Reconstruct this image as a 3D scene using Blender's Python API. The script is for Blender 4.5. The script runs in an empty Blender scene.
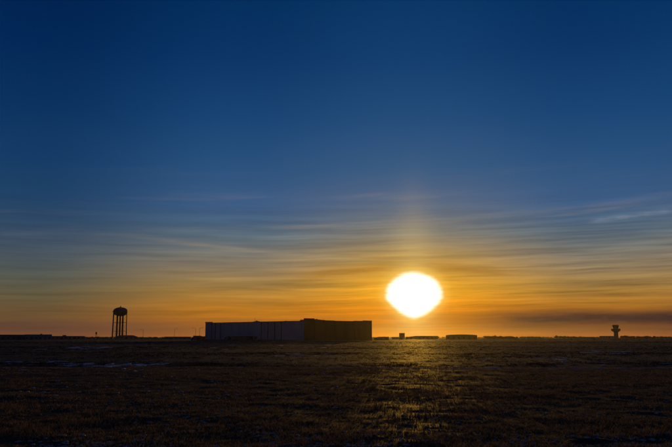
import bpy, math, random
import numpy as np
from mathutils import Vector

random.seed(7); RNG = np.random.default_rng(7)
R = math.radians
scene = bpy.context.scene
col = scene.collection

# ------------------------------------------------------------------ camera
F = 754.7                       # focal length in pixels of the 672 wide photograph
W0, H0 = 672.0, 447.0
HORIZ = 337.0
CAM_H = 2.4
PITCH = math.atan((HORIZ - H0/2)/F)
cam_d = bpy.data.cameras.new('camera'); cam = bpy.data.objects.new('camera', cam_d); col.objects.link(cam)
cam_d.sensor_width = 36; cam_d.lens = 36*F/W0
cam_d.clip_start = .1; cam_d.clip_end = 30000
cam.location = (0, 0, CAM_H); cam.rotation_euler = (math.pi/2 + PITCH, 0, 0)
scene.camera = cam

def ray(px, py):
    c, s = math.cos(PITCH), math.sin(PITCH)
    a, b = px - W0/2, H0/2 - py
    return (a, F*c - b*s, F*s + b*c)
def azel(px, py):
    x, y, z = ray(px, py)
    return math.degrees(math.atan2(x, y)), math.degrees(math.atan2(z, math.hypot(x, y)))
def at_y(px, py, Y):            # point on a pixel's ray at forward distance Y
    x, y, z = ray(px, py); k = Y/y
    return (x*k, Y, CAM_H + z*k)
def ground_at(px, py):
    x, y, z = ray(px, py); k = -CAM_H/z
    return (x*k, y*k)
SUN_AZ, SUN_EL = azel(414, 295)

# ------------------------------------------------------------------ sky (world)
def lin(c):
    return tuple((v/255/12.92 if v/255 <= .04045 else ((v/255 + .055)/1.055)**2.4) for v in c)
world = bpy.data.worlds.new('World'); scene.world = world; world.use_nodes = True
nt = world.node_tree; nt.nodes.clear()
def nd(t, **kw):
    n = nt.nodes.new(t)
    for k, v in kw.items(): setattr(n, k, v)
    return n
def put(sock, v):
    if isinstance(v, (int, float)): sock.default_value = v
    elif isinstance(v, tuple): sock.default_value = v if len(v) == len(sock.default_value) else (*v, 1)
    else: nt.links.new(v, sock)
def m(op, a, b=0.0, c=0.0, clamp=False):
    n = nd('ShaderNodeMath', operation=op, use_clamp=clamp)
    put(n.inputs[0], a); put(n.inputs[1], b); put(n.inputs[2], c)
    return n.outputs[0]
def add(a, b): return m('ADD', a, b)
def sub(a, b): return m('SUBTRACT', a, b)
def mul(a, b): return m('MULTIPLY', a, b)
def smooth(x, lo, hi, a=0.0, b=1.0):
    n = nd('ShaderNodeMapRange', interpolation_type='SMOOTHSTEP')
    put(n.inputs['Value'], x)
    n.inputs['From Min'].default_value = lo; n.inputs['From Max'].default_value = hi
    n.inputs['To Min'].default_value = a; n.inputs['To Max'].default_value = b
    return n.outputs[0]
def mix(f, a, b, mode='MIX'):
    n = nd('ShaderNodeMix', data_type='RGBA', blend_type=mode)
    n.clamp_factor = True
    put(n.inputs[0], f); put(n.inputs[6], a); put(n.inputs[7], b)
    return n.outputs[2]
def gauss(x, s): return m('POWER', math.e, mul(mul(x, x), -1.0/(2*s*s)))
def noise(u, v, detail=4, rough=.55, seed=0.0):
    c = nd('ShaderNodeCombineXYZ'); put(c.inputs[0], u); put(c.inputs[1], v); c.inputs[2].default_value = seed
    n = nd('ShaderNodeTexNoise', noise_dimensions='3D')
    nt.links.new(c.outputs[0], n.inputs['Vector'])
    n.inputs['Scale'].default_value = 1; n.inputs['Detail'].default_value = detail; n.inputs['Roughness'].default_value = rough
    return n.outputs[0]
tc = nd('ShaderNodeTexCoord'); sp = nd('ShaderNodeSeparateXYZ'); nt.links.new(tc.outputs['Generated'], sp.inputs[0])
DEG = 180/math.pi
EL = mul(m('ARCSINE', sp.outputs[2]), DEG)
AZ = mul(m('ARCTAN2', sp.outputs[0], sp.outputs[1]), DEG)
DA = sub(AZ, SUN_AZ)            # degrees of azimuth away from the sun
ADA = m('ABSOLUTE', DA)
def ramp(stops, ex):
    st = [(azel(W0/2, y)[1], lin(c)) for y, c in stops] + [(e, lin(c)) for e, c in ex]
    st.sort()
    n = nd('ShaderNodeValToRGB'); cr = n.color_ramp
    pos = [(max(0, min(1, (e + 2)/92)), c) for e, c in st]
    cr.elements[0].position = pos[0][0]; cr.elements[0].color = (*pos[0][1], 1)
    cr.elements[1].position = pos[-1][0]; cr.elements[1].color = (*pos[-1][1], 1)
    for p, c in pos[1:-1]:
        e = cr.elements.new(p); e.color = (*c, 1)
    put(n.inputs[0], mul(add(EL, 2.0), 1/92))
    return n.outputs[0]
ZEN = [(45, (0, 26, 64)), (90, (0, 18, 46))]
near = ramp([(0,(8,54,102)),(60,(16,62,112)),(120,(32,76,124)),(170,(52,90,130)),(200,(78,100,130)),(220,(100,110,120)),
             (237,(124,120,108)),(250,(150,128,88)),(262,(172,134,68)),(280,(206,146,40)),(292,(220,150,28)),(310,(214,122,0)),(322,(170,88,0)),(330,(164,84,0)),(336,(200,110,12))], ZEN)
mid = ramp([(0,(2,46,94)),(60,(10,54,104)),(120,(22,68,118)),(170,(40,82,126)),(207,(60,92,132)),(220,(70,98,128)),
            (237,(88,106,120)),(252,(112,114,110)),(267,(138,122,98)),(280,(152,124,78)),(292,(166,124,58)),(310,(182,116,30)),(322,(170,102,30)),(330,(148,88,36)),(336,(160,92,42))], ZEN)
farL = ramp([(0,(0,32,78)),(60,(2,40,88)),(120,(10,50,96)),(170,(20,60,102)),(207,(32,66,102)),(230,(46,72,100)),
            (247,(62,79,98)),(262,(72,84,92)),(277,(82,87,82)),(290,(92,88,70)),(302,(100,87,60)),(312,(106,82,52)),(320,(104,76,48)),(328,(96,66,48)),(336,(118,72,44))], ZEN)
farR = ramp([(0,(0,44,92)),(60,(12,58,106)),(120,(22,66,112)),(170,(38,76,118)),(207,(58,84,120)),(230,(82,98,116)),
            (247,(108,110,108)),(262,(132,116,94)),(277,(148,119,82)),(290,(150,112,66)),(302,(138,98,54)),(312,(112,78,52)),(320,(96,66,52)),(328,(116,74,52)),(336,(138,84,52))], ZEN)
back = ramp([(0,(0,24,60)),(120,(6,30,64)),(200,(16,36,62)),(260,(26,38,56)),(300,(30,36,50)),(336,(26,30,44))], ZEN)
sky = mix(smooth(ADA, 1, 13), near, mid)
sky = mix(smooth(ADA, 13, 28), sky, mix(smooth(DA, -2, 2), farL, farR))
sky = mix(smooth(ADA, 32, 110), sky, back)
# thin layers of cirrus: streaks that lie almost level, thicker near the horizon
wob = noise(mul(AZ, .09), mul(EL, .5), 2, .5, 3.0)
ELW = add(EL, add(mul(AZ, -.012), mul(wob, .55)))
n1 = noise(mul(AZ, .08), mul(ELW, 2.0), 5, .6, 0.0)
n2 = noise(mul(AZ, .13), mul(ELW, 4.6), 3, .6, 8.0)
n3 = noise(mul(AZ, .06), mul(add(EL, mul(AZ, -.05)), .9), 5, .62, 15.0)
lowmask = mul(smooth(EL, 12.5, 5.5), smooth(EL, .0, .6, .35, 1))
s1 = mul(add(mul(sub(n1, .5), 1.25), mul(sub(n2, .5), .5)), lowmask)
s1 = mul(s1, smooth(DA, -24, -3, .6, 1.3))
gain = add(1.0, mul(s1, 1.05))
g = nd('ShaderNodeCombineXYZ')
put(g.inputs[0], gain); put(g.inputs[1], add(1.0, mul(s1, 1.0))); put(g.inputs[2], add(1.0, mul(s1, .75)))
sky = mix(1.0, sky, g.outputs[0], 'MULTIPLY')
wisps = mul(mul(smooth(n3, .5, .78), smooth(EL, 14, 8)), smooth(EL, 3, 7))
sky = mix(mul(wisps, .16), sky, mix(smooth(ADA, 4, 26), lin((206, 168, 112)), lin((128, 128, 128))))
def streak(p0, p1, w, amt, colr, mode='MIX', nz=.6, seed=1.0, soft=.25):
    global sky
    a0, e0 = azel(*p0); a1, e1 = azel(*p1)
    L = math.hypot(a1 - a0, e1 - e0); ux, uy = (a1 - a0)/L, (e1 - e0)/L
    da, de = sub(AZ, a0), sub(EL, e0)
    t = mul(add(mul(da, ux), mul(de, uy)), 1/L)
    d = add(sub(mul(de, ux), mul(da, uy)), mul(sub(wob, .5), w/13.2*1.2))
    k = mul(gauss(d, w/13.2), mul(smooth(t, -soft, soft), smooth(t, 1 + soft, 1 - soft)))
    q = noise(mul(AZ, .7), mul(EL, 5.5), 4, .6, seed)
    k = mul(k, add(1 - nz, mul(smooth(q, .3, .7), nz)))
    sky = mix(mul(k, amt), sky, lin(colr), mode)
streak((168, 241), (365, 261), 1.7, .28, (176, 156, 124), nz=.4, seed=2, soft=.3)
streak((592, 221), (672, 210), 1.9, .36, (150, 158, 172), nz=.75, seed=3, soft=.12)
streak((478, 320), (740, 318), 7.0, 1.0, (44, 31, 38), nz=.1, seed=4, soft=.2)
streak((425, 317), (520, 322), 3.2, .42, (150, 78, 10), nz=.4, seed=5)
streak((305, 276), (394, 268), 3.2, .58, (150, 98, 20), nz=.4, seed=6)
streak((425, 266), (500, 272), 2.4, .62, (146, 98, 34), nz=.4, seed=7)
streak((395, 240), (530, 250), 3.0, .45, (128, 112, 96), nz=.4, seed=9)
streak((-60, 328), (200, 327), 4.0, .4, (92, 62, 54), nz=.3, seed=10)
streak((48, 306), (112, 308.5), .55, .4, (110, 80, 50), nz=.3, seed=11)
# the light round the sun: broad glow, upright pillar, and the over-bright disc
de = sub(EL, SUN_EL)
rr = m('SQRT', add(mul(DA, DA), mul(mul(de, de), 1.35)))
glow = m('POWER', math.e, mul(rr, -1/1.7))
sky = mix(1.0, sky, mix(mul(glow, .52), (0, 0, 0), lin((255, 190, 60))), 'ADD')
pw0 = smooth(de, 0, 10, 1.12, .85)                  # the pillar narrows and thins upward, with uneven strength
pq = mul(DA, m('DIVIDE', 1.0, pw0))
pil = mul(m('POWER', math.e, mul(mul(pq, pq), -.5)), mul(m('POWER', math.e, mul(m('MAXIMUM', de, 0.0), -1/4.6)), smooth(de, -5.5, -1.0, .1, 1)))
pil = mul(mul(pil, smooth(de, 12, 3)), add(.7, mul(n1, .6)))
sky = mix(mul(pil, .44), sky, lin((236, 202, 122)))
edge = noise(mul(AZ, .55), mul(EL, 2.6), 2.5, .55, 21.0)
u = m('ABSOLUTE', mul(DA, 1/2.03)); v = mul(de, 1/1.64); av = m('ABSOLUTE', mul(v, smooth(v, -.5, .3, .97, 1.0)))
pw_ = smooth(v, -.5, .35, 1.5, 2.0)         # round above, narrowing to a blunt tip below
r = m('POWER', add(m('POWER', u, pw_), m('POWER', av, pw_)), m('DIVIDE', 1.0, pw_))
rag = noise(mul(AZ, .5), mul(EL, 9.0), 2, .5, 27.0)
r = add(r, mul(sub(rag, .5), .08))
r = add(r, mul(sub(edge, .5), .16))
halo = smooth(r, 1.5, .80)
sky = mix(mul(halo, .7), sky, lin((255, 206, 88)))
core = smooth(r, 1.16, .74)
sky = mix(core, sky, (2.0, 1.9, 1.7))
bg = nd('ShaderNodeBackground'); put(bg.inputs[0], sky); bg.inputs[1].default_value = 1.0
out = nd('ShaderNodeOutputWorld'); nt.links.new(bg.outputs[0], out.inputs[0])

# ------------------------------------------------------------------ sun, exposure
sl = bpy.data.lights.new('sun', 'SUN'); sl.energy = .75; sl.angle = R(.6); sl.color = (1.0, .50, .05)
so = bpy.data.objects.new('sun', sl); col.objects.link(so)
sd = Vector((math.sin(R(SUN_AZ))*math.cos(R(SUN_EL)), math.cos(R(SUN_AZ))*math.cos(R(SUN_EL)), math.sin(R(SUN_EL))))
so.rotation_euler = sd.to_track_quat('Z', 'Y').to_euler(); so.location = (60, 300, 120)
vs = scene.view_settings
vs.view_transform = 'Standard'; vs.look = 'None'; vs.exposure = 0; vs.gamma = 1; vs.use_curve_mapping = False

# ------------------------------------------------------------------ helpers
def tag(o, label=None, cat=None, group=None, kind=None):
    if label: o['label'] = label
    if cat: o['category'] = cat
    if group: o['group'] = group
    if kind: o['kind'] = kind
    return o
def empty(name, loc, rz=0):
    o = bpy.data.objects.new(name, None); col.objects.link(o)
    o.location = loc; o.rotation_euler = (0, 0, rz); o.empty_display_size = 1
    return o
class MB:
    def __init__(self): self.v = []; self.f = []
    def box(self, x0, x1, y0, y1, z0, z1):
        b = len(self.v)
        self.v += [(x, y, z) for z in (z0, z1) for (x, y) in ((x0, y0), (x1, y0), (x1, y1), (x0, y1))]
        self.f += [tuple(b + i for i in q) for q in ((3,2,1,0),(4,5,6,7),(0,1,5,4),(1,2,6,5),(2,3,7,6),(3,0,4,7))]
        return self
    def lathe(self, prof, n=24, cx=0, cy=0):
        b = len(self.v)
        for r_, z in prof:
            for i in range(n):
                a = 2*math.pi*i/n; self.v.append((cx + r_*math.cos(a), cy + r_*math.sin(a), z))
        for k in range(len(prof) - 1):
            for i in range(n):
                j = (i + 1) % n
                self.f.append((b + k*n + i, b + k*n + j, b + (k+1)*n + j, b + (k+1)*n + i))
        self.f.append(tuple(b + i for i in reversed(range(n))))
        self.f.append(tuple(b + (len(prof)-1)*n + i for i in range(n)))
        return self
    def tube(self, p, q, r0, r1=None, n=8):
        r1 = r0 if r1 is None else r1
        p, q = Vector(p), Vector(q); d = (q - p).normalized()
        a = d.orthogonal().normalized(); c = d.cross(a)
        b = len(self.v)
        for o_, r_ in ((p, r0), (q, r1)):
            for i in range(n):
                t = 2*math.pi*i/n; self.v.append(tuple(o_ + a*(r_*math.cos(t)) + c*(r_*math.sin(t))))
        for i in range(n):
            j = (i + 1) % n; self.f.append((b + i, b + j, b + n + j, b + n + i))
        self.f.append(tuple(b + i for i in reversed(range(n)))); self.f.append(tuple(b + n + i for i in range(n)))
        return self
    def prism(self, poly, y0, y1):          # outline in x,z pushed along y
        b = len(self.v); n = len(poly)
        self.v += [(x, y0, z) for x, z in poly] + [(x, y1, z) for x, z in poly]
        self.f.append(tuple(b + i for i in range(n))); self.f.append(tuple(b + n + i for i in reversed(range(n))))
        for i in range(n):
            j = (i + 1) % n; self.f.append((b + j, b + i, b + n + i, b + n + j))
        return self
    def build(self, name, mat, parent=None, smooth=False):
        me = bpy.data.meshes.new(name); me.from_pydata(self.v, [], self.f); me.update()
        if smooth: me.polygons.foreach_set('use_smooth', [True]*len(me.polygons))
        me.materials.append(mat)
        o = bpy.data.objects.new(name, me); col.objects.link(o)
        if parent: o.parent = parent
        return o
def box(name, mat, parent, *a): return MB().box(*a).build(name, mat, parent)
def share(src, loc, parent, rz=0):
    o = src.copy(); col.objects.link(o); o.parent = parent; o.location = loc; o.rotation_euler = (0, 0, rz)
    return o

def material(name, base, rough=.7, var=.25, scale=.6, spec=.3, metal=0.0, stretch=(1,1,1), bump=0.0):
    mt = bpy.data.materials.new(name); mt.use_nodes = True
    t = mt.node_tree; b = t.nodes['Principled BSDF']
    b.inputs['Roughness'].default_value = rough; b.inputs['Metallic'].default_value = metal
    b.inputs['Specular IOR Level'].default_value = spec
    c = t.nodes.new('ShaderNodeTexCoord'); mp = t.nodes.new('ShaderNodeMapping'); mp.inputs['Scale'].default_value = stretch
    n = t.nodes.new('ShaderNodeTexNoise'); n.inputs['Scale'].default_value = scale; n.inputs['Detail'].default_value = 5
    r_ = t.nodes.new('ShaderNodeValToRGB')
    r_.color_ramp.elements[0].position = .3; r_.color_ramp.elements[1].position = .7
    r_.color_ramp.elements[0].color = (*[x*(1 - var) for x in base], 1)
    r_.color_ramp.elements[1].color = (*[min(1, x*(1 + var)) for x in base], 1)
    t.links.new(c.outputs['Object'], mp.inputs[0]); t.links.new(mp.outputs[0], n.inputs['Vector'])
    t.links.new(n.outputs[0], r_.inputs[0]); t.links.new(r_.outputs[0], b.inputs['Base Color'])
    if bump:
        bp = t.nodes.new('ShaderNodeBump'); bp.inputs['Strength'].default_value = bump
        t.links.new(n.outputs[0], bp.inputs['Height']); t.links.new(bp.outputs[0], b.inputs['Normal'])
    return mt
M = dict(
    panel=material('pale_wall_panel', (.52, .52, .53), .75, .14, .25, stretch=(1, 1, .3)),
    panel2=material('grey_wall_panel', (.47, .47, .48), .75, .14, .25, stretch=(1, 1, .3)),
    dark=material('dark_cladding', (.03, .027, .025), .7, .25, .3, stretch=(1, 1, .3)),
    roof=material('roof_membrane', (.10, .10, .10), .8, .2, .2),
    trim=material('dark_metal_trim', (.06, .06, .065), .55, .2, 1),
    steel=material('dark_painted_steel', (.05, .052, .055), .5, .3, .8),
    tank=material('dull_tank_paint', (.09, .10, .11), .5, .3, .25, stretch=(1, 1, .2)),
    brick=material('brown_block_wall', (.11, .08, .06), .8, .2, .5),
    grey=material('grey_block_wall', (.12, .12, .125), .8, .2, .4),
    blue=material('blue_grey_wall', (.20, .215, .25), .75, .2, .4),
    shingle=material('dark_roof_sheet', (.07, .065, .06), .75, .25, .5),
    glass=material('dark_glass', (.02, .025, .03), .08, .1, 1, spec=.6),
    conc=material('grey_concrete', (.15, .145, .135), .85, .2, .4),
    white=material('white_trailer_skin', (.10, .10, .11), .5, .15, .4),
    rubber=material('black_rubber', (.02, .02, .02), .8, .2, 2),
    galv=material('galvanised_pole', (.16, .16, .165), .5, .2, 1),
    bark=material('bark', (.05, .04, .03), .9, .3, 2),
    leaf=material('dull_winter_leaf', (.045, .045, .025), .8, .5, .4),
)

# ------------------------------------------------------------------ ground
def vnoise(x, y, s, seed):
    x = np.asarray(x)/s; y = np.asarray(y)/s
    xi = np.floor(x).astype(np.int64); yi = np.floor(y).astype(np.int64); fx = x - xi; fy = y - yi
    fx = fx*fx*(3 - 2*fx); fy = fy*fy*(3 - 2*fy)
    def h(a, b):
        q = (a*374761393 + b*668265263 + seed*974634777) & 0xffffffff
        q = ((q ^ (q >> 13))*1274126177) & 0xffffffff
        return ((q ^ (q >> 16)) & 0xffff)/65535.0
    return (h(xi, yi)*(1-fx) + h(xi+1, yi)*fx)*(1-fy) + (h(xi, yi+1)*(1-fx) + h(xi+1, yi+1)*fx)*fy - .5
def gz(x, y):
    d = np.hypot(x, y)
    nearf = np.clip(1 - (d - 60)/240, 0, 1)
    z = .14*vnoise(x, y, 17, 1)*np.clip(d/30, .3, 1) + nearf*(.06*vnoise(x, y, 3.1, 2) + .06*vnoise(x, y, .9, 3) + .03*vnoise(x, y, .37, 4))
    return z*np.clip(1 - (d - 200)/150, 0, 1)
EXT = 4200
ys = np.concatenate([np.linspace(-60, 8, 24), 8 + np.cumsum(np.geomspace(.09, 1, 330)*.55)])
ys = ys[ys < 160]; ys = np.concatenate([[-EXT, -900, -200], ys, np.geomspace(ys[-1] + 1.2, EXT, 90)])
half = np.concatenate([np.arange(0, 14, .12), 14 + np.cumsum(np.geomspace(.13, 1.2, 110))])
half = np.concatenate([half, np.geomspace(half[-1] + 2, EXT, 50)])
xs = np.concatenate([-half[:0:-1], half])
GX, GY = np.meshgrid(xs, ys); GZ = gz(GX, GY)
def grid_mesh(name, X, Y, Z, mat):
    ny, nx = X.shape
    me = bpy.data.meshes.new(name)
    V = np.stack([X, Y, Z], -1).reshape(-1, 3).astype(np.float32)
    i = np.arange((ny-1)*(nx-1)); r_, c_ = i//(nx-1), i % (nx-1); a = r_*nx + c_
    Q = np.stack([a, a+1, a+nx+1, a+nx], 1).astype(np.int32)
    me.vertices.add(len(V)); me.vertices.foreach_set('co', V.ravel())
    me.loops.add(Q.size); me.loops.foreach_set('vertex_index', Q.ravel())
    me.polygons.add(len(Q)); me.polygons.foreach_set('loop_start', np.arange(0, Q.size, 4, dtype=np.int32))
    me.polygons.foreach_set('use_smooth', np.ones(len(Q), bool))
    me.update(); me.validate(); me.materials.append(mat)
    o = bpy.data.objects.new(name, me); col.objects.link(o); return o

gm = bpy.data.materials.new('frosted_prairie_soil'); gm.use_nodes = True
t = gm.node_tree; b = t.nodes['Principled BSDF']
c = t.nodes.new('ShaderNodeTexCoord')
def gn(scale, detail=6, st=(1, 1, 1), rough=.6):
    mp = t.nodes.new('ShaderNodeMapping'); mp.inputs['Scale'].default_value = st
    n = t.nodes.new('ShaderNodeTexNoise'); n.inputs['Scale'].default_value = scale; n.inputs['Detail'].default_value = detail
    n.inputs['Roughness'].default_value = rough
    t.links.new(c.outputs['Object'], mp.inputs[0]); t.links.new(mp.outputs[0], n.inputs['Vector']); return n.outputs[0]
def gr(inp, stops):
    r_ = t.nodes.new('ShaderNodeValToRGB'); e = r_.color_ramp.elements
    e[0].position, e[0].color = stops[0][0], (*stops[0][1], 1); e[1].position, e[1].color = stops[-1][0], (*stops[-1][1], 1)
    for p_, q_ in stops[1:-1]: e.new(p_).color = (*q_, 1)
    t.links.new(inp, r_.inputs[0]); return r_.outputs[0]
def gmix(f, a_, b_, mode='MIX'):
    n = t.nodes.new('ShaderNodeMix'); n.data_type = 'RGBA'; n.blend_type = mode
    for s_, v_ in ((n.inputs[0], f), (n.inputs[6], a_), (n.inputs[7], b_)):
        if isinstance(v_, float): s_.default_value = v_
        elif isinstance(v_, tuple): s_.default_value = (*v_, 1)
        else: t.links.new(v_, s_)
    return n.outputs[2]
fine = gr(gn(2.6, 8, (1, 1.0, 1)), [(.3, (.020, .012, .006)), (.5, (.042, .027, .014)), (.72, (.09, .062, .036))])
broad = gr(gn(.05, 5, (.35, 1, 1)), [(.32, (.45, .43, .42)), (.7, (1.25, 1.2, 1.15))])
gcol = gmix(1.0, fine, broad, 'MULTIPLY')
frost = gr(gn(.9, 8, (.6, 1, 1), .72), [(.60, (0, 0, 0)), (.70, (1, 1, 1))])
gcol = gmix(frost, gcol, (.10, .088, .08))
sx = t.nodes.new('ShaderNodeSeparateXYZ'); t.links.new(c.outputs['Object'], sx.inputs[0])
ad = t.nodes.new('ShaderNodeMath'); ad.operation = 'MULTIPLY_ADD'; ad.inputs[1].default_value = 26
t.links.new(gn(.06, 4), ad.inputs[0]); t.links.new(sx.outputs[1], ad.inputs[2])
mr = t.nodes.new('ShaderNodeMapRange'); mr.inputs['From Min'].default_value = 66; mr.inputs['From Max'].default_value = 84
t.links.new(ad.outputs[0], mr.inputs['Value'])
gcol = gmix(mr.outputs[0], gmix(1.0, gcol, (2.2, 1.8, 1.4), 'MULTIPLY'), gmix(1.0, gcol, (.55, .55, .55), 'MULTIPLY'))   # near soil brightened, far soil darkened in colour to stand in for light
t.links.new(gcol, b.inputs['Base Color'])
sm = t.nodes.new('ShaderNodeMapRange'); sm.inputs['To Min'].default_value = .018; sm.inputs['To Max'].default_value = .06
t.links.new(mr.outputs[0], sm.inputs['Value']); t.links.new(sm.outputs[0], b.inputs['Specular IOR Level'])
b.inputs['Roughness'].default_value = .72; b.inputs['Specular IOR Level'].default_value = .06
bp = t.nodes.new('ShaderNodeBump'); bp.inputs['Strength'].default_value = .7; bp.inputs['Distance'].default_value = .06
t.links.new(gn(3.5, 8), bp.inputs['Height']); t.links.new(bp.outputs[0], b.inputs['Normal'])
ground = grid_mesh('ground', GX, GY, GZ, gm)
tag(ground, 'dark flat prairie of rough frosted soil and dead grass', 'ground', kind='structure')

# a worn track crossing the field
trm = material('pale_gravel', (.30, .26, .22), .85, .4, 3)
pa, pb = ground_at(300, 367.5), ground_at(760, 368.5)
tt = np.linspace(0, 1, 260); ww = np.linspace(-.5, .5, 5)
TX = np.repeat((pa[0] + (pb[0]-pa[0])*tt)[None], 5, 0)
TY = (pa[1] + (pb[1]-pa[1])*tt)[None] + ww[:, None]*1.5 + .25*np.sin(tt*17)[None]
TZ = gz(TX, TY) + .03 - .05*(np.abs(ww)[:, None]*2)**3
tag(grid_mesh('dirt_track', TX, TY, TZ, trm), 'thin pale gravel track crossing the dark field on the right', 'track', kind='structure')

# ---- snow lying in hollows
snm = material('old_snow', (.62, .56, .52), .6, .2, 1.2, spec=.4, bump=.3)
SV, SF = [], []
def snow_patch(cx, cy, rx, ry, h=.05, n=30):
    b0 = len(SV); ph = [random.uniform(0, 6.28) for _ in range(6)]
    rings = (1.0, .86, .6, .3)
    for q, k in enumerate(rings):
        for i in range(n):
            a = 2*math.pi*i/n
            w = 1 + .30*math.sin(2*a + ph[0]) + .22*math.sin(3*a + ph[1]) + .18*math.sin(5*a + ph[2]) + .13*math.sin(9*a + ph[3]) + .08*math.sin(13*a + ph[4])
            x, y = cx + rx*w*k*math.cos(a), cy + ry*w*k*math.sin(a)
            z = float(gz(np.array(x), np.array(y)))
            SV.append((x, y, z + (-.02, h*.55, h*.9, h)[q]))
    for q in range(3):
        for i in range(n):
            j = (i + 1) % n; SF.append((b0+q*n+i, b0+q*n+j, b0+(q+1)*n+j, b0+(q+1)*n+i))
    SF.append(tuple(b0 + 3*n + i for i in range(n)))
def snow_row(x0, x1, y0, y1, count, w, d):
    for _ in range(count):
        px, py = random.uniform(x0, x1), random.uniform(y0, y1)
        gx_, gy_ = ground_at(px, py); sc_ = gy_/763
        snow_patch(gx_, gy_, sc_*w*random.uniform(.3, 1), d*random.uniform(.4, 1), .035)
snow_row(-20, 60, 361.5, 364.5, 9, 7, 1.5)
snow_row(66, 120, 363.5, 366.5, 12, 9, 1.5)
snow_row(115, 165, 362.5, 365.5, 8, 8, 1.2)
snow_row(-10, 200, 359, 372, 16, 3, .5)
snow_row(30, 110, 346.5, 348.5, 9, 9, 6)
snow_row(190, 250, 367, 371, 6, 3, .6)
snow_row(278, 335, 353.5, 357, 12, 6, 1.6)
snow_row(530, 565, 357, 360, 5, 6, 1.6)
snow_row(585, 625, 351, 354, 6, 8, 3)
snow_row(40, 330, 344.5, 350, 14, 6, 4)
snow_row(0, 340, 370, 398, 60, 2.2, .16)
snow_row(480, 672, 355, 366, 10, 4, .7)
snow_row(440, 640, 366.5, 369, 22, 6, .3)
for _ in range(1300):                     # scraps of snow among the near stubble
    py = 447 - 62*random.random()**1.6; px = random.uniform(-40, 712)
    gx_, gy_ = ground_at(px, py)
    if vnoise(gx_, gy_, 2.6, 9) < -.02: continue
    s_ = random.uniform(.008, .034)
    snow_patch(gx_, gy_, s_*random.uniform(1.2, 2.6), s_, .03, 10)
me = bpy.data.meshes.new('snow'); me.from_pydata(SV, [], SF); me.update()
me.polygons.foreach_set('use_smooth', [True]*len(me.polygons)); me.materials.append(snm)
sn = bpy.data.objects.new('snow', me); col.objects.link(sn)
tag(sn, 'scattered bluish remnants of old snow lying on the dark field', 'snow', kind='stuff')

# ---- dead grass
def grass_mesh(name, mat, bands):
    V = []
    for y0, y1, dens in bands:
        hw = lambda y: .5*y + 4
        area = (y1 - y0)*(hw(y0) + hw(y1)); n = int(area*dens)
        y = RNG.uniform(y0, y1, n); x = RNG.uniform(-1, 1, n)*hw(y1)
        keep = np.abs(x) < hw(y)
        clump = vnoise(x, y, 1.3, 21) + .7*vnoise(x, y, 5.5, 22) + .5*vnoise(x*.4, y, 9, 25)
        keep &= clump > RNG.uniform(-.6, .35, n)
        x, y, clump = x[keep], y[keep], clump[keep]; n = len(x)
        k = 6
        x = np.repeat(x, k) + RNG.normal(0, .05 + y0*.0012, n*k); y = np.repeat(y, k) + RNG.normal(0, .05 + y0*.0012, n*k)
        z = gz(x, y) - .01
        hgt = (1 + y/260)*(.05 + .055*np.repeat(np.clip(clump + .4, 0, 1.2), k))*RNG.uniform(.4, 1.35, n*k)
        a = RNG.uniform(0, 6.283, n*k); lean = RNG.uniform(.2, 1.1, n*k)*hgt
        wdt = RNG.uniform(.004, .009, n*k)*(1 + y/40)
        b_ = RNG.uniform(0, 6.283, n*k)
        p0 = np.stack([x + wdt*np.cos(b_), y + wdt*np.sin(b_), z], 1); p1 = np.stack([x - wdt*np.cos(b_), y - wdt*np.sin(b_), z], 1)
        p2 = np.stack([x + lean*np.cos(a), y + lean*np.sin(a), z + hgt], 1)
        V.append(np.stack([p0, p1, p2], 1).reshape(-1, 3))
    V = np.concatenate(V).astype(np.float32); nv = len(V)
    me = bpy.data.meshes.new(name)
    me.vertices.add(nv); me.vertices.foreach_set('co', V.ravel())
    me.loops.add(nv); me.loops.foreach_set('vertex_index', np.arange(nv, dtype=np.int32))
    me.polygons.add(nv//3); me.polygons.foreach_set('loop_start', np.arange(0, nv, 3, dtype=np.int32))
    me.update(); me.materials.append(mat)
    print('grass triangles', nv//3)
    o = bpy.data.objects.new(name, me); col.objects.link(o); return o
grm = material('dead_grass', (.22, .165, .10), .85, .8, 4, spec=.06)
t = grm.node_tree                                   # thin dry blades let the low sun through
tl = t.nodes.new('ShaderNodeBsdfTranslucent'); mx_ = t.nodes.new('ShaderNodeMixShader'); mx_.inputs[0].default_value = .4
ramp_ = next(n for n in t.nodes if n.type == 'VALTORGB'); t.links.new(ramp_.outputs[0], tl.inputs[0])
t.links.new(t.nodes['Principled BSDF'].outputs[0], mx_.inputs[1]); t.links.new(tl.outputs[0], mx_.inputs[2])
t.links.new(mx_.outputs[0], next(n for n in t.nodes if n.type == 'OUTPUT_MATERIAL').inputs[0])
wdm = material('dimmed_weeds', (.05, .037, .024), .85, .5, 1, spec=.05)  # far blades coloured darker than the near grass to dim the far field
tag(grass_mesh('grass', grm, [(13, 24, 105), (24, 40, 44), (40, 62, 16)]), 'short dead straw coloured grass covering the near field', 'grass', kind='stuff')
tag(grass_mesh('weeds', wdm, [(62, 72, 10), (72, 120, 4.2), (120, 200, 1.3), (200, 400, .35), (400, 1050, .035)]), 'low weeds before the warehouse, their colour darkened to dim the far field', 'weeds', kind='stuff')
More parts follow.
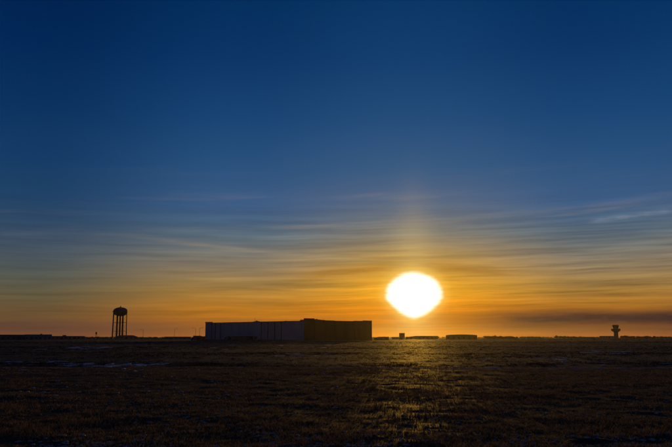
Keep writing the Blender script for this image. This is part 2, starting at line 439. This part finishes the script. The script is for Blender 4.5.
# a small heap of earth by the lower right edge
mx, my = ground_at(592, 442)
mb = MB(); NR, NA = 7, 26
for q in range(NR):
    k = 1 - q/NR
    for i in range(NA):
        a = 2*math.pi*i/NA; w = 1 + .16*math.sin(2*a + 1) + .10*math.sin(3*a) + .05*math.sin(7*a + 2)
        x, y = .62*w*k*math.cos(a), .5*w*k*math.sin(a)
        mb.v.append((x, y, float(gz(np.array(mx + x), np.array(my + y))) - .03 + .13*(1 - k*k)**.8 + random.uniform(-.012, .012)))
for q in range(NR - 1):
    for i in range(NA):
        j = (i + 1) % NA; mb.f.append((q*NA + i, q*NA + j, (q+1)*NA + j, (q+1)*NA + i))
mb.f.append(tuple((NR-1)*NA + i for i in range(NA)))
o = mb.build('earth_mound', material('dark_earth', (.06, .042, .03), .9, .4, 8, spec=.05, bump=.4)); o.location = (mx, my, 0)
tag(o, 'small dark mound of earth in the grass at lower right', 'mound')

# ------------------------------------------------------------------ warehouse
def X(px, Y): return at_y(px, HORIZ, Y)[0]
def Zt(py, Y): return at_y(W0/2, py, Y)[2]
wc = (X(304, 436), 436)
we = (X(372, 478), 478)
rz = math.atan2(we[1] - wc[1], we[0] - wc[0]); LR = math.hypot(we[1] - wc[1], we[0] - wc[0])
eL = (-math.sin(rz), math.cos(rz))
def left_len(px):               # how far along the left wall a pixel column meets it
    k = (px - W0/2)/763.2
    return (k*wc[1] - wc[0])/(eL[0] - k*eL[1])
LL = left_len(205)
def right_len(px):
    k = (px - W0/2)/763.2; e = (math.cos(rz), math.sin(rz))
    return (k*wc[1] - wc[0])/(e[0] - k*e[1])
H = Zt(320.6, 436)
wh = empty('warehouse', (wc[0], wc[1], 0), rz)
tag(wh, 'long flat roofed warehouse with pale panelled side and dark end wall', 'warehouse')
box('core_wall', M['trim'], wh, .35, LR - .35, .35, LL - .35, -.3, H - .9)
box('roof', M['roof'], wh, .3, LR - .3, .3, LL - .3, H - .9, H - .6)
NP = 13; pw = (LL - .2)/NP
for i in range(NP):
    y0 = .1 + i*pw
    box('wall_panel', M['panel' if i % 3 else 'panel2'], wh, -.02 - .05*(i % 2), .35, y0 + .07, y0 + pw - .07, .9, H - .55 + (.5 if i == NP-1 else 0))
box('plinth', M['conc'], wh, -.08, .36, .05, LL, -.3, .86)
box('parapet_cap', M['trim'], wh, -.16, .5, .2, LL - pw, H - .53, H)
box('parapet_cap', M['trim'], wh, -.16, .5, LL - pw + .02, LL + .1, H - .03, H + .5)
NE = 7; ew = LR/NE
hts = [Zt(318.4, 436), H + .5, H + .3, H + .18, H + .18, H + .45, H + .75]
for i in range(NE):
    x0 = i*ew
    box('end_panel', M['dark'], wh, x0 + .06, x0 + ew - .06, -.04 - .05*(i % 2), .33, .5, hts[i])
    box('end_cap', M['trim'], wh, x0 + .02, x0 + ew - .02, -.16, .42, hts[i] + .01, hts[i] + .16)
box('end_plinth', M['conc'], wh, 0, LR, -.12, .35, -.3, .46)
box('rear_wall', M['panel2'], wh, .3, LR, LL - .3, LL - .05, -.3, H - .4)
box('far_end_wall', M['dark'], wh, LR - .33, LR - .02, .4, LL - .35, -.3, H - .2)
for px in (212, 215.5, 220.5, 261.5, 268, 275, 281.5):
    y = left_len(px)
    pp = box('downpipe', M['trim'], wh, -.42, -.1, y - .22, y + .22, .2, H - .6)
    box('rain_head', M['trim'], pp, -.55, -.09, y - .5, y + .5, H - 1.5, H - .7)
for px in (229, 233.5, 238, 242.5, 247, 251.5, 256):
    y = left_len(px)
    dd = box('dock_door', M['dark'], wh, -.16, -.08, y - 1.5, y + 1.5, .95, 2.75)
    box('dock_canopy', M['trim'], dd, -1.3, -.17, y - 1.8, y + 1.8, 2.8, 2.95)
dr = box('personnel_door', M['steel'], wh, left_len(372) if 0 else 11.0, 12.1, -.2, -.1, 0, 2.1)
box('door_handle', M['galv'], dr, 11.85, 11.97, -.27, -.21, 1.0, 1.12)
for (u, y, w, d, h) in ((8, left_len(245), 3, 2.6, 1.0), (7, left_len(294), 5, 4, 1.4), (12, left_len(299.5), 4, 3, 1.6), (20, 40, 4, 4, .9)):
    ru = box('rooftop_unit', M['galv'], wh, u, u + d, y - w/2, y + w/2, H - .59, H + h*.55)
    MB().lathe([(.7, H + h*.55 + .01), (.7, H + h*.55 + .35)], 14, u + d/2, y).build('fan_cowl', M['trim'], ru)
MB().tube((8.5, left_len(244), H - .6), (8.5, left_len(244), H + 2.6), .07).build('vent_stack', M['galv'], wh)

# ---- trailers backed up to the dock
def local(e, p):
    c_, s_ = math.cos(rz), math.sin(rz); return (wc[0] + c_*p[0] - s_*p[1], wc[1] + s_*p[0] + c_*p[1], 0)
def wheels(parent, spots, rad, wid):
    w0 = None
    for x in spots:
        for s_ in (-1, 1):
            if w0 is None:
                w0 = MB().tube((0, -wid/2, 0), (0, wid/2, 0), rad, n=16).build('wheel', M['rubber'], parent); w0.location = (x, s_*.92, rad)
            else: share(w0, (x, s_*.92, rad), parent)
LT = left_len(257.5) - left_len(241.5)
LT = abs(LT)
o = empty('box_trailer', local(None, (-7.5, (left_len(257.5) + left_len(241.5))/2 - 1)), rz + math.pi/2)
tag(o, 'long low dark trailer parked along the pale side of the warehouse', 'trailer')
bd = box('cargo_box', M['white'], o, -LT/2, LT/2, -1.22, 1.22, .95, 2.95)
for i in range(1, 9):
    x = -LT/2 + LT*i/9; box('side_post', M['grey'], bd, x - .05, x + .05, 1.225, 1.28, .97, 2.93)
box('chassis', M['steel'], o, -LT/2 + .3, LT/2 - .2, -.5, .5, .68, .94)
wheels(o, (LT/2 - 1.4, LT/2 - 2.6), .48, .5)
for s_ in (-1, 1): box('landing_leg', M['steel'], o, -LT/2 + 2.2, -LT/2 + 2.4, s_*.7 - .1, s_*.7 + .1, -.05, .67)
o = empty('delivery_van', local(None, (-6.5, left_len(235.8))), rz + math.pi/2)
tag(o, 'small dark van parked left of the long trailer by the warehouse', 'van')
bd = MB().prism([(-2.7, .35), (2.7, .35), (2.75, 1.0), (2.55, 1.15), (1.75, 1.3), (1.15, 2.2), (.8, 2.32), (-2.6, 2.32), (-2.72, 1.5)], -.95, .95).build('body', M['white'], o)
MB().prism([(1.80, 1.33), (1.83, 1.31), (1.23, 2.2), (1.19, 2.2)], -.8, .8).build('windscreen', M['glass'], bd)
for s_ in (-1, 1):
    box('side_window', M['glass'], bd, .35, 1.15, s_*.952 - .008, s_*.952 + .008, 1.35, 1.95)
    box('headlight', M['galv'], bd, 2.72, 2.78, s_*.7 - .14, s_*.7 + .14, .8, .97)
wheels(o, (-1.7, 1.75), .36, .24)

# ---- a box truck standing off the warehouse's left corner
Y = 520
tk = empty('box_truck', (X(194.5, Y), Y, 0), R(18)); tag(tk, 'dark box truck parked off the left end of the warehouse', 'truck')
box('cargo_box', M['grey'], tk, -.8, 4.6, -1.15, 1.15, .95, 3.3)
cab_ = MB().prism([(-2.6, .5), (-.85, .5), (-.85, 2.45), (-1.6, 2.45), (-2.1, 1.6), (-2.6, 1.45)], -1.05, 1.05).build('cab', M['steel'], tk)
MB().prism([(-2.13, 1.62), (-2.09, 1.58), (-1.65, 2.36), (-1.69, 2.4)], -.9, .9).build('windscreen', M['glass'], cab_)
box('chassis', M['steel'], tk, -.84, 4.5, -.5, .5, .55, .93)
w0 = None
for x in (-1.8, 3.3):
    for s_ in (-1, 1):
        if w0 is None: w0 = MB().tube((0, -.14, 0), (0, .14, 0), .45, n=14).build('wheel', M['rubber'], tk); w0.location = (x, s_*.92, .45)
        else: share(w0, (x, s_*.92, .45), tk)

# ------------------------------------------------------------------ water tower
Y = 974
k = Y/763.2
wt = empty('water_tower', (X(119.4, Y), Y, 0), R(12))
tag(wt, 'dark water tower with wide round tank on tall slender legs', 'water tower')
zt, zb = Zt(307.2, Y), Zt(316.2, Y); tr_ = 7.2*k; zm = Zt(312.0, Y)
prof = []
for i in range(0, 10):
    a = -math.pi/2 + i*math.pi/18; prof.append((max(.9, tr_*math.cos(a)), zm + (zm - zb)*math.sin(a)))
prof += [(tr_, zm + .3)]
zs = zm + .9
for i in range(0, 9):
    a = i*math.pi/16.2; prof.append((tr_*math.cos(a), zs + (zt - zs)*math.sin(a)))
prof.append((.5, zt))
tank = MB().lathe(prof, 40).build('tank', M['tank'], wt, True)
MB().lathe([(.75, zt - .2), (.75, zt + .7), (.9, zt + .75), (.15, zt + 1.5), (.1, zt + 2.0)], 14).build('vent_cap', M['steel'], tank)
rl = MB()
for i in range(32):
    a0, a1 = 2*math.pi*i/32, 2*math.pi*(i+1)/32; q = tr_ + .95
    for z in (zm + .55, zm + 1.1): rl.tube((q*math.cos(a0), q*math.sin(a0), z), (q*math.cos(a1), q*math.sin(a1), z), .05, n=4)
    rl.tube((q*math.cos(a0), q*math.sin(a0), zm), (q*math.cos(a0), q*math.sin(a0), zm + 1.1), .05, n=4)
MB().lathe([(tr_ - .15, zm - .12), (tr_ + 1.0, zm - .12), (tr_ + 1.0, zm + .04), (tr_ - .15, zm + .04)], 40).build('catwalk', M['steel'], tank)
rl.build('railing', M['steel'], tank)
NLEG = 8; foot = []; head = []
for i in range(NLEG):
    a = 2*math.pi*(i + .5)/NLEG
    foot.append(Vector((7.35*k*math.cos(a), 7.35*k*math.sin(a), -.2))); head.append(Vector((6.9*k*math.cos(a), 6.9*k*math.sin(a), zm - .5)))
    MB().tube(foot[-1], head[-1], .72, .6, 10).build('leg', M['steel'], wt)
    ft = MB().box(foot[-1].x - 1, foot[-1].x + 1, foot[-1].y - 1, foot[-1].y + 1, -.3, .5).build('footing', M['conc'], wt)
for f_ in (.30, .62):
    for i in range(NLEG):
        p = foot[i].lerp(head[i], f_); q = foot[(i+1) % NLEG].lerp(head[(i+1) % NLEG], f_)
        MB().tube(p, q, .2, n=6).build('strut', M['steel'], wt)
lev = (.02, .30, .62, .97)
for a_, b_ in zip(lev, lev[1:]):
    for i in range(NLEG):
        j = (i + 1) % NLEG
        br = MB().tube(foot[i].lerp(head[i], a_), foot[j].lerp(head[j], b_), .055, n=4)
        br.tube(foot[j].lerp(head[j], a_), foot[i].lerp(head[i], b_), .055, n=4)
        br.build('tie_rod', M['steel'], wt)
MB().tube((0, 0, -.2), (0, 0, zb + .3), 1.15, 1.0, 16).build('riser_pipe', M['tank'], wt)

# ------------------------------------------------------------------ low buildings
def low_building(name, px0, px1, py, Y, depth, wall, roofm, label, style='flat', rot=0.0, cat='building', bays=0, doors=(), over=.3):
    x0, x1 = X(px0, Y), X(px1, Y); w = x1 - x0; h = Zt(py, Y)
    o = empty(name, ((x0 + x1)/2, Y, 0), -math.atan2((x0 + x1)/2, Y)); tag(o, label, cat)
    hw = w/2
    if style == 'flat':
        box('wall', wall, o, -hw, hw, 0, depth, -.3, h - .35)
        rf = box('roof', roofm, o, -hw - over*.5, hw + over*.5, -over, depth + over, h - .33, h)
    elif style == 'arch':
        poly = [(-hw, h - .75)] + [(-hw + w*i/16, h - .75 + .75*math.sin(math.pi*i/16)**.7) for i in range(1, 16)] + [(hw, h - .75)]
        box('wall', wall, o, -hw + .1, hw - .1, 0, depth, -.3, h - .77)
        rf = MB().prism(poly, -over, depth + over).build('roof', roofm, o)
    elif style == 'hip':
        e = h*.58
        box('wall', wall, o, -hw, hw, 0, depth, -.3, e - .02)
        mb = MB(); i_ = hw*.42; v_ = .45
        mb.v = [(-hw-v_, -v_, e), (hw+v_, -v_, e), (hw+v_, depth+v_, e), (-hw-v_, depth+v_, e), (-hw+i_, depth/2, h), (hw-i_, depth/2, h)]
        mb.f = [(3,2,1,0), (0,1,5,4), (1,2,5), (2,3,4,5), (3,0,4)]
        rf = mb.build('roof', roofm, o)
    elif style == 'shed':
        poly = [(-hw, h*.62), (-hw + w*.33, h), (hw, h), (hw, h - .3), (-hw + w*.33, h - .3), (-hw, h*.62 - .25)]
        MB().prism([(-hw, -.3), (hw, -.3), (hw, h - .32), (-hw + w*.33, h - .32), (-hw, h*.62 - .27)], 0, depth).build('wall', wall, o)
        rf = MB().prism(poly, -over, depth + over).build('roof', roofm, o)
    top = (h*.58 if style == 'hip' else h - .8)
    for i in range(bays):
        cx = -hw + w*(i + .5)/bays
        if i in doors:
            d_ = box('door', M['steel'], o, cx - 1.3, cx + 1.3, -.06, -.005, 0, min(2.7, top - .3))
            box('door_frame', M['trim'], d_, cx - 1.45, cx + 1.45, -.09, -.062, min(2.7, top - .3), min(2.7, top - .3) + .15)
        else:
            f_ = box('window', M['trim'], o, cx - .85, cx + .85, -.07, -.005, .95, min(2.1, top - .25))
            box('pane', M['glass'], f_, cx - .72, cx + .72, -.09, -.072, 1.05, min(2.0, top - .35))
    return o, h
low_building('depot_building', -14, 25.5, 334.6, 700, 22, M['grey'], M['shingle'], 'long low flat building at the far left edge of the field', bays=8, doors=(3, 6))
o, h = low_building('depot_building', 25.8, 51, 334.4, 690, 18, M['blue'], M['shingle'], 'low bluish flat roofed building between two others, left of the water tower', bays=6, doors=(1,))
box('roof_vent', M['galv'], o, 1.5, 3, 5, 6.5, h + .01, h + .7)
o, h = low_building('depot_building', 52, 84, 336.0, 800, 18, M['blue'], M['shingle'], 'lower long flat building nearest the water tower on its left', bays=8, doors=(2, 5))
box('stair_head', M['grey'], o, -5.5, -1.8, 4, 8, h + .01, h + 1.0)
low_building('pump_house', 115.5, 137.5, 335.2, 925, 16, M['blue'], M['shingle'], 'low hip roofed building standing in front of the water tower', 'hip', bays=5, doors=(2,))
low_building('storage_shed', 165, 191, 336.6, 830, 16, M['grey'], M['shingle'], 'very low flat shed just left of the large warehouse', bays=6, doors=(1, 4))
low_building('annex_building', 196.5, 206.5, 336.2, 505, 8, M['brick'], M['shingle'], 'small low annex at the left foot of the warehouse', bays=2, doors=(1,))
low_building('storage_shed', 373.5, 389, 336.7, 640, 14, M['brick'], M['shingle'], 'small low shed close to the right end of the warehouse', 'shed', bays=3, doors=(1,))
o, h = low_building('block_house', 399.2, 404.8, 333.0, 880, 6.5, M['brick'], M['shingle'], 'small tall square block house directly below the sun', bays=1, doors=(0,))
low_building('block_annex', 392.0, 399.0, 336.9, 882, 8, M['brick'], M['shingle'], 'tiny low annex left of the square block house', bays=2, doors=(0,))
low_building('workshop', 405.3, 438, 335.9, 900, 20, M['brick'], M['shingle'], 'wide low workshop with sloping left roof edge below the sun', 'shed', bays=8, doors=(2, 5))
low_building('hangar', 446, 477, 334.4, 800, 26, M['brick'], M['shingle'], 'wide hangar with gently bowed roof right of the sun', 'arch', bays=6, doors=(1, 4), cat='hangar')
low_building('terminal_building', 599.8, 613.4, 335.9, 1330, 18, M['blue'], M['shingle'], 'low flat building joined to the foot of the control tower', bays=5, doors=(3,))

# ------------------------------------------------------------------ control tower
Y = 1360; k = Y/763.2
ct = empty('control_tower', (X(616.2, Y), Y, 0)); tag(ct, 'slim airport control tower with wide gallery and glazed cab', 'tower')
z1, z2, z3, z4, z5 = (Zt(p, Y) for p in (332.2, 330.6, 328.8, 327.9, 325.6)); z6 = Zt(324.9, Y)
MB().lathe([(2.35*k, -.3), (2.2*k, z1 - .01)], 8).build('shaft', M['conc'], ct)
gl_ = MB().lathe([(2.2*k, z1), (4.6*k, z2), (4.7*k, z3 - .02)], 8).build('gallery', M['conc'], ct)
rb = MB()
for i in range(8):
    a0, a1 = math.pi*i/4, math.pi*(i+1)/4; q = 4.55*k
    for dz in (.55, 1.1): rb.tube((q*math.cos(a0), q*math.sin(a0), z3 + dz), (q*math.cos(a1), q*math.sin(a1), z3 + dz), .05, n=4)
    rb.tube((q*math.cos(a0), q*math.sin(a0), z3), (q*math.cos(a0), q*math.sin(a0), z3 + 1.1), .05, n=4)
rb.build('railing', M['galv'], gl_)
cab = MB().lathe([(2.5*k, z3), (2.5*k, z4 - .02)], 8).build('cab_base', M['conc'], ct)
for i in range(8):
    a0, a1 = math.pi*i/4 + .04, math.pi*(i+1)/4 - .04; p_, q_ = 2.6*k, 3.3*k
    mb = MB(); mb.v = [(r_*math.cos(a), r_*math.sin(a), z) for (r_, z) in ((p_, z4), (q_, z5 - .02)) for a in (a0, a1)]
    mb.v += [(x*.97, y*.97, z) for x, y, z in mb.v]
    mb.f = [(0,1,3,2), (5,4,6,7), (0,4,5,1), (2,3,7,6), (1,5,7,3), (0,2,6,4)]
    mb.build('pane', M['glass'], cab)
    a = math.pi*i/4
    MB().tube((p_*math.cos(a), p_*math.sin(a), z4 - .1), (q_*math.cos(a), q_*math.sin(a), z5), .12, n=5).build('mullion', M['trim'], cab)
rf = MB().lathe([(3.45*k, z5), (3.5*k, z5 + .5), (2.6*k, z6)], 8).build('cab_roof', M['shingle'], ct)
for (x, y, h) in ((.8, .3, 2.6), (-1.2, -.6, 1.8)): MB().tube((x, y, z6 - .1), (x, y, z6 + h), .07, .04, 6).build('antenna', M['galv'], rf)

# ------------------------------------------------------------------ poles and beacon
def light_pole(px, py, Y, lab, side=1):
    h = Zt(py, Y); o = empty('light_pole', (X(px, Y), Y, 0)); tag(o, lab, 'light pole', 'thin light poles beyond the field')
    MB().tube((0, 0, -.3), (0, 0, h), .15, .09, 8).build('pole', M['galv'], o)
    ar = MB().tube((0, 0, h - .15), (side*1.9, 0, h + .15), .06, n=6).build('arm', M['galv'], o)
    MB().prism([(side*1.7, h + .02), (side*2.5, h + .05), (side*2.5, h + .2), (side*1.7, h + .24)][::side], -.17, .17).build('lamp_head', M['trim'], ar)
light_pole(143, 329.6, 640, 'thin light pole just right of the water tower', -1)
light_pole(174.4, 328.6, 660, 'thin light pole midway between the water tower and the warehouse', 1)
light_pole(195.4, 328.2, 560, 'left one of two light poles close to the warehouse left end', -1)
light_pole(199.4, 328.0, 580, 'light pole nearest the warehouse left end wall', 1)
Y = 1500; k = Y/763.2
bt = empty('beacon_tower', (X(96.2, Y), Y, 0), R(20)); tag(bt, 'small distant lattice beacon tower left of the water tower', 'tower')
zp, zh = Zt(334.3, Y), Zt(331.9, Y)
for sx in (-1, 1):
    for sy in (-1, 1): MB().tube((sx*1.9, sy*1.9, -.2), (sx*1.1, sy*1.1, zp), .22, .16, 6).build('leg', M['steel'], bt)
for a_, b_ in ((.1, .5), (.5, .95)):
    for s_ in (-1, 1):
        f0, f1 = 1.9 - .8*a_, 1.9 - .8*b_
        mb = MB()
        for p, q in (((-f0, s_*f0, zp*a_), (f1, s_*f1, zp*b_)), ((f0, s_*f0, zp*a_), (-f1, s_*f1, zp*b_)),
                     ((s_*f0, -f0, zp*a_), (s_*f1, f1, zp*b_)), ((s_*f0, f0, zp*a_), (s_*f1, -f1, zp*b_))): mb.tube(p, q, .07, n=4)
        mb.build('brace', M['steel'], bt)
MB().box(-1.9, 1.9, -1.9, 1.9, zp, zp + .25).build('platform', M['steel'], bt)
hb = MB().lathe([(1.5, zp + .26), (1.75, zp + .8), (1.75, zh - .5), (.3, zh)], 12).build('beacon_housing', M['tank'], bt)

# ------------------------------------------------------------------ far scrub and trees, each belt one mass
def tree_belt(px0, px1, Y, hfun, n, label, seed):
    rg = random.Random(seed); V, Fc = [], []
    for i in range(n):
        px = px0 + (px1 - px0)*(i + rg.random())/n
        h = max(1.2, hfun((px - px0)/(px1 - px0))*rg.uniform(.75, 1.12)); w = h*rg.uniform(.45, .8)
        bx, by = X(px, Y), Y + rg.uniform(-14, 14)
        def quad(c_, s_):
            a = Vector((rg.gauss(0, 1), rg.gauss(0, 1), rg.gauss(0, 1))).normalized(); d_ = a.orthogonal().normalized()
            b0 = len(V); V.extend([tuple(c_ + a*s_), tuple(c_ + d_*s_*.7), tuple(c_ - a*s_), tuple(c_ - d_*s_*.7)]); Fc.append((b0, b0+1, b0+2, b0+3))
        for a in range(3):                                  # trunk and limbs
            e = Vector((bx + rg.uniform(-.4, .4)*w, by + rg.uniform(-.4, .4)*w, h*rg.uniform(.6, .9)))
            mb = MB().tube((bx, by, -.2), e, .04*h, .01*h, 4); b0 = len(V); V.extend(mb.v); Fc.extend(tuple(b0 + q for q in f) for f in mb.f)
        clumps = [Vector((bx + rg.gauss(0, .4)*w, by + rg.gauss(0, .4)*w, h*rg.uniform(.25, .85))) for _ in range(14)]
        for c_ in clumps:
            for _ in range(26):
                quad(c_ + Vector((rg.gauss(0, 1), rg.gauss(0, 1), rg.gauss(0, .7)))*(h*.12), h*rg.uniform(.045, .085))
    me = bpy.data.meshes.new('tree_belt'); me.from_pydata(V, [], Fc); me.update(); me.materials.append(M['leaf'])
    o = bpy.data.objects.new('tree_belt', me); col.objects.link(o)
    tag(o, label, 'trees', 'far belts of trees', 'stuff')
zz = lambda py, Y: Zt(py, Y)
tree_belt(-25, 700, 1420, lambda t_: zz(336.75 - .55*abs(math.sin(t_*23) * math.sin(t_*9 + 1)), 1420), 420, 'thin ragged line of far scrub along the whole horizon', 9)
tree_belt(485, 511, 950, lambda t_: zz(335.6 + 1.0*abs(t_ - .4), 950), 44, 'dark bushy tree clump just right of the bowed hangar', 1)
tree_belt(511, 542, 1100, lambda t_: zz(336.7, 1100), 44, 'low ragged belt of far trees trailing right of the bushy clump', 2)
tree_belt(556, 600, 1200, lambda t_: zz(335.2 + 1.7*t_**.5, 1200), 60, 'low far tree belt left of the control tower', 3)
tree_belt(619, 690, 1250, lambda t_: zz(335.4 + .8*t_ + .5*abs(math.sin(t_*7)), 1250), 100, 'far tree belt rising right of the control tower', 4)
tree_belt(84, 112, 1050, lambda t_: zz(336.8, 1050), 40, 'low scrub belt left of the water tower legs', 5)
tree_belt(137, 166, 1000, lambda t_: zz(337.0, 1000), 40, 'low scrub belt right of the hip roofed building', 6)

# ------------------------------------------------------------------ haze
hz = MB().box(-EXT - 60, EXT + 60, -EXT - 60, EXT + 60, -1.6, 48).build('haze', None)  # volume added to lay an amber veil over far things near the sun
hm = bpy.data.materials.new('added_veil_haze'); hm.use_nodes = True
t = hm.node_tree; t.nodes.clear()
pv = t.nodes.new('ShaderNodeVolumePrincipled'); ou = t.nodes.new('ShaderNodeOutputMaterial')
pv.inputs['Color'].default_value = (.9, .88, .86, 1); pv.inputs['Density'].default_value = .000025; pv.inputs['Anisotropy'].default_value = .85
t.links.new(pv.outputs[0], ou.inputs['Volume'])
hz.data.materials.clear(); hz.data.materials.append(hm)
tag(hz, 'thin haze added over the whole field for an amber veil near the sun', 'haze', kind='stuff')
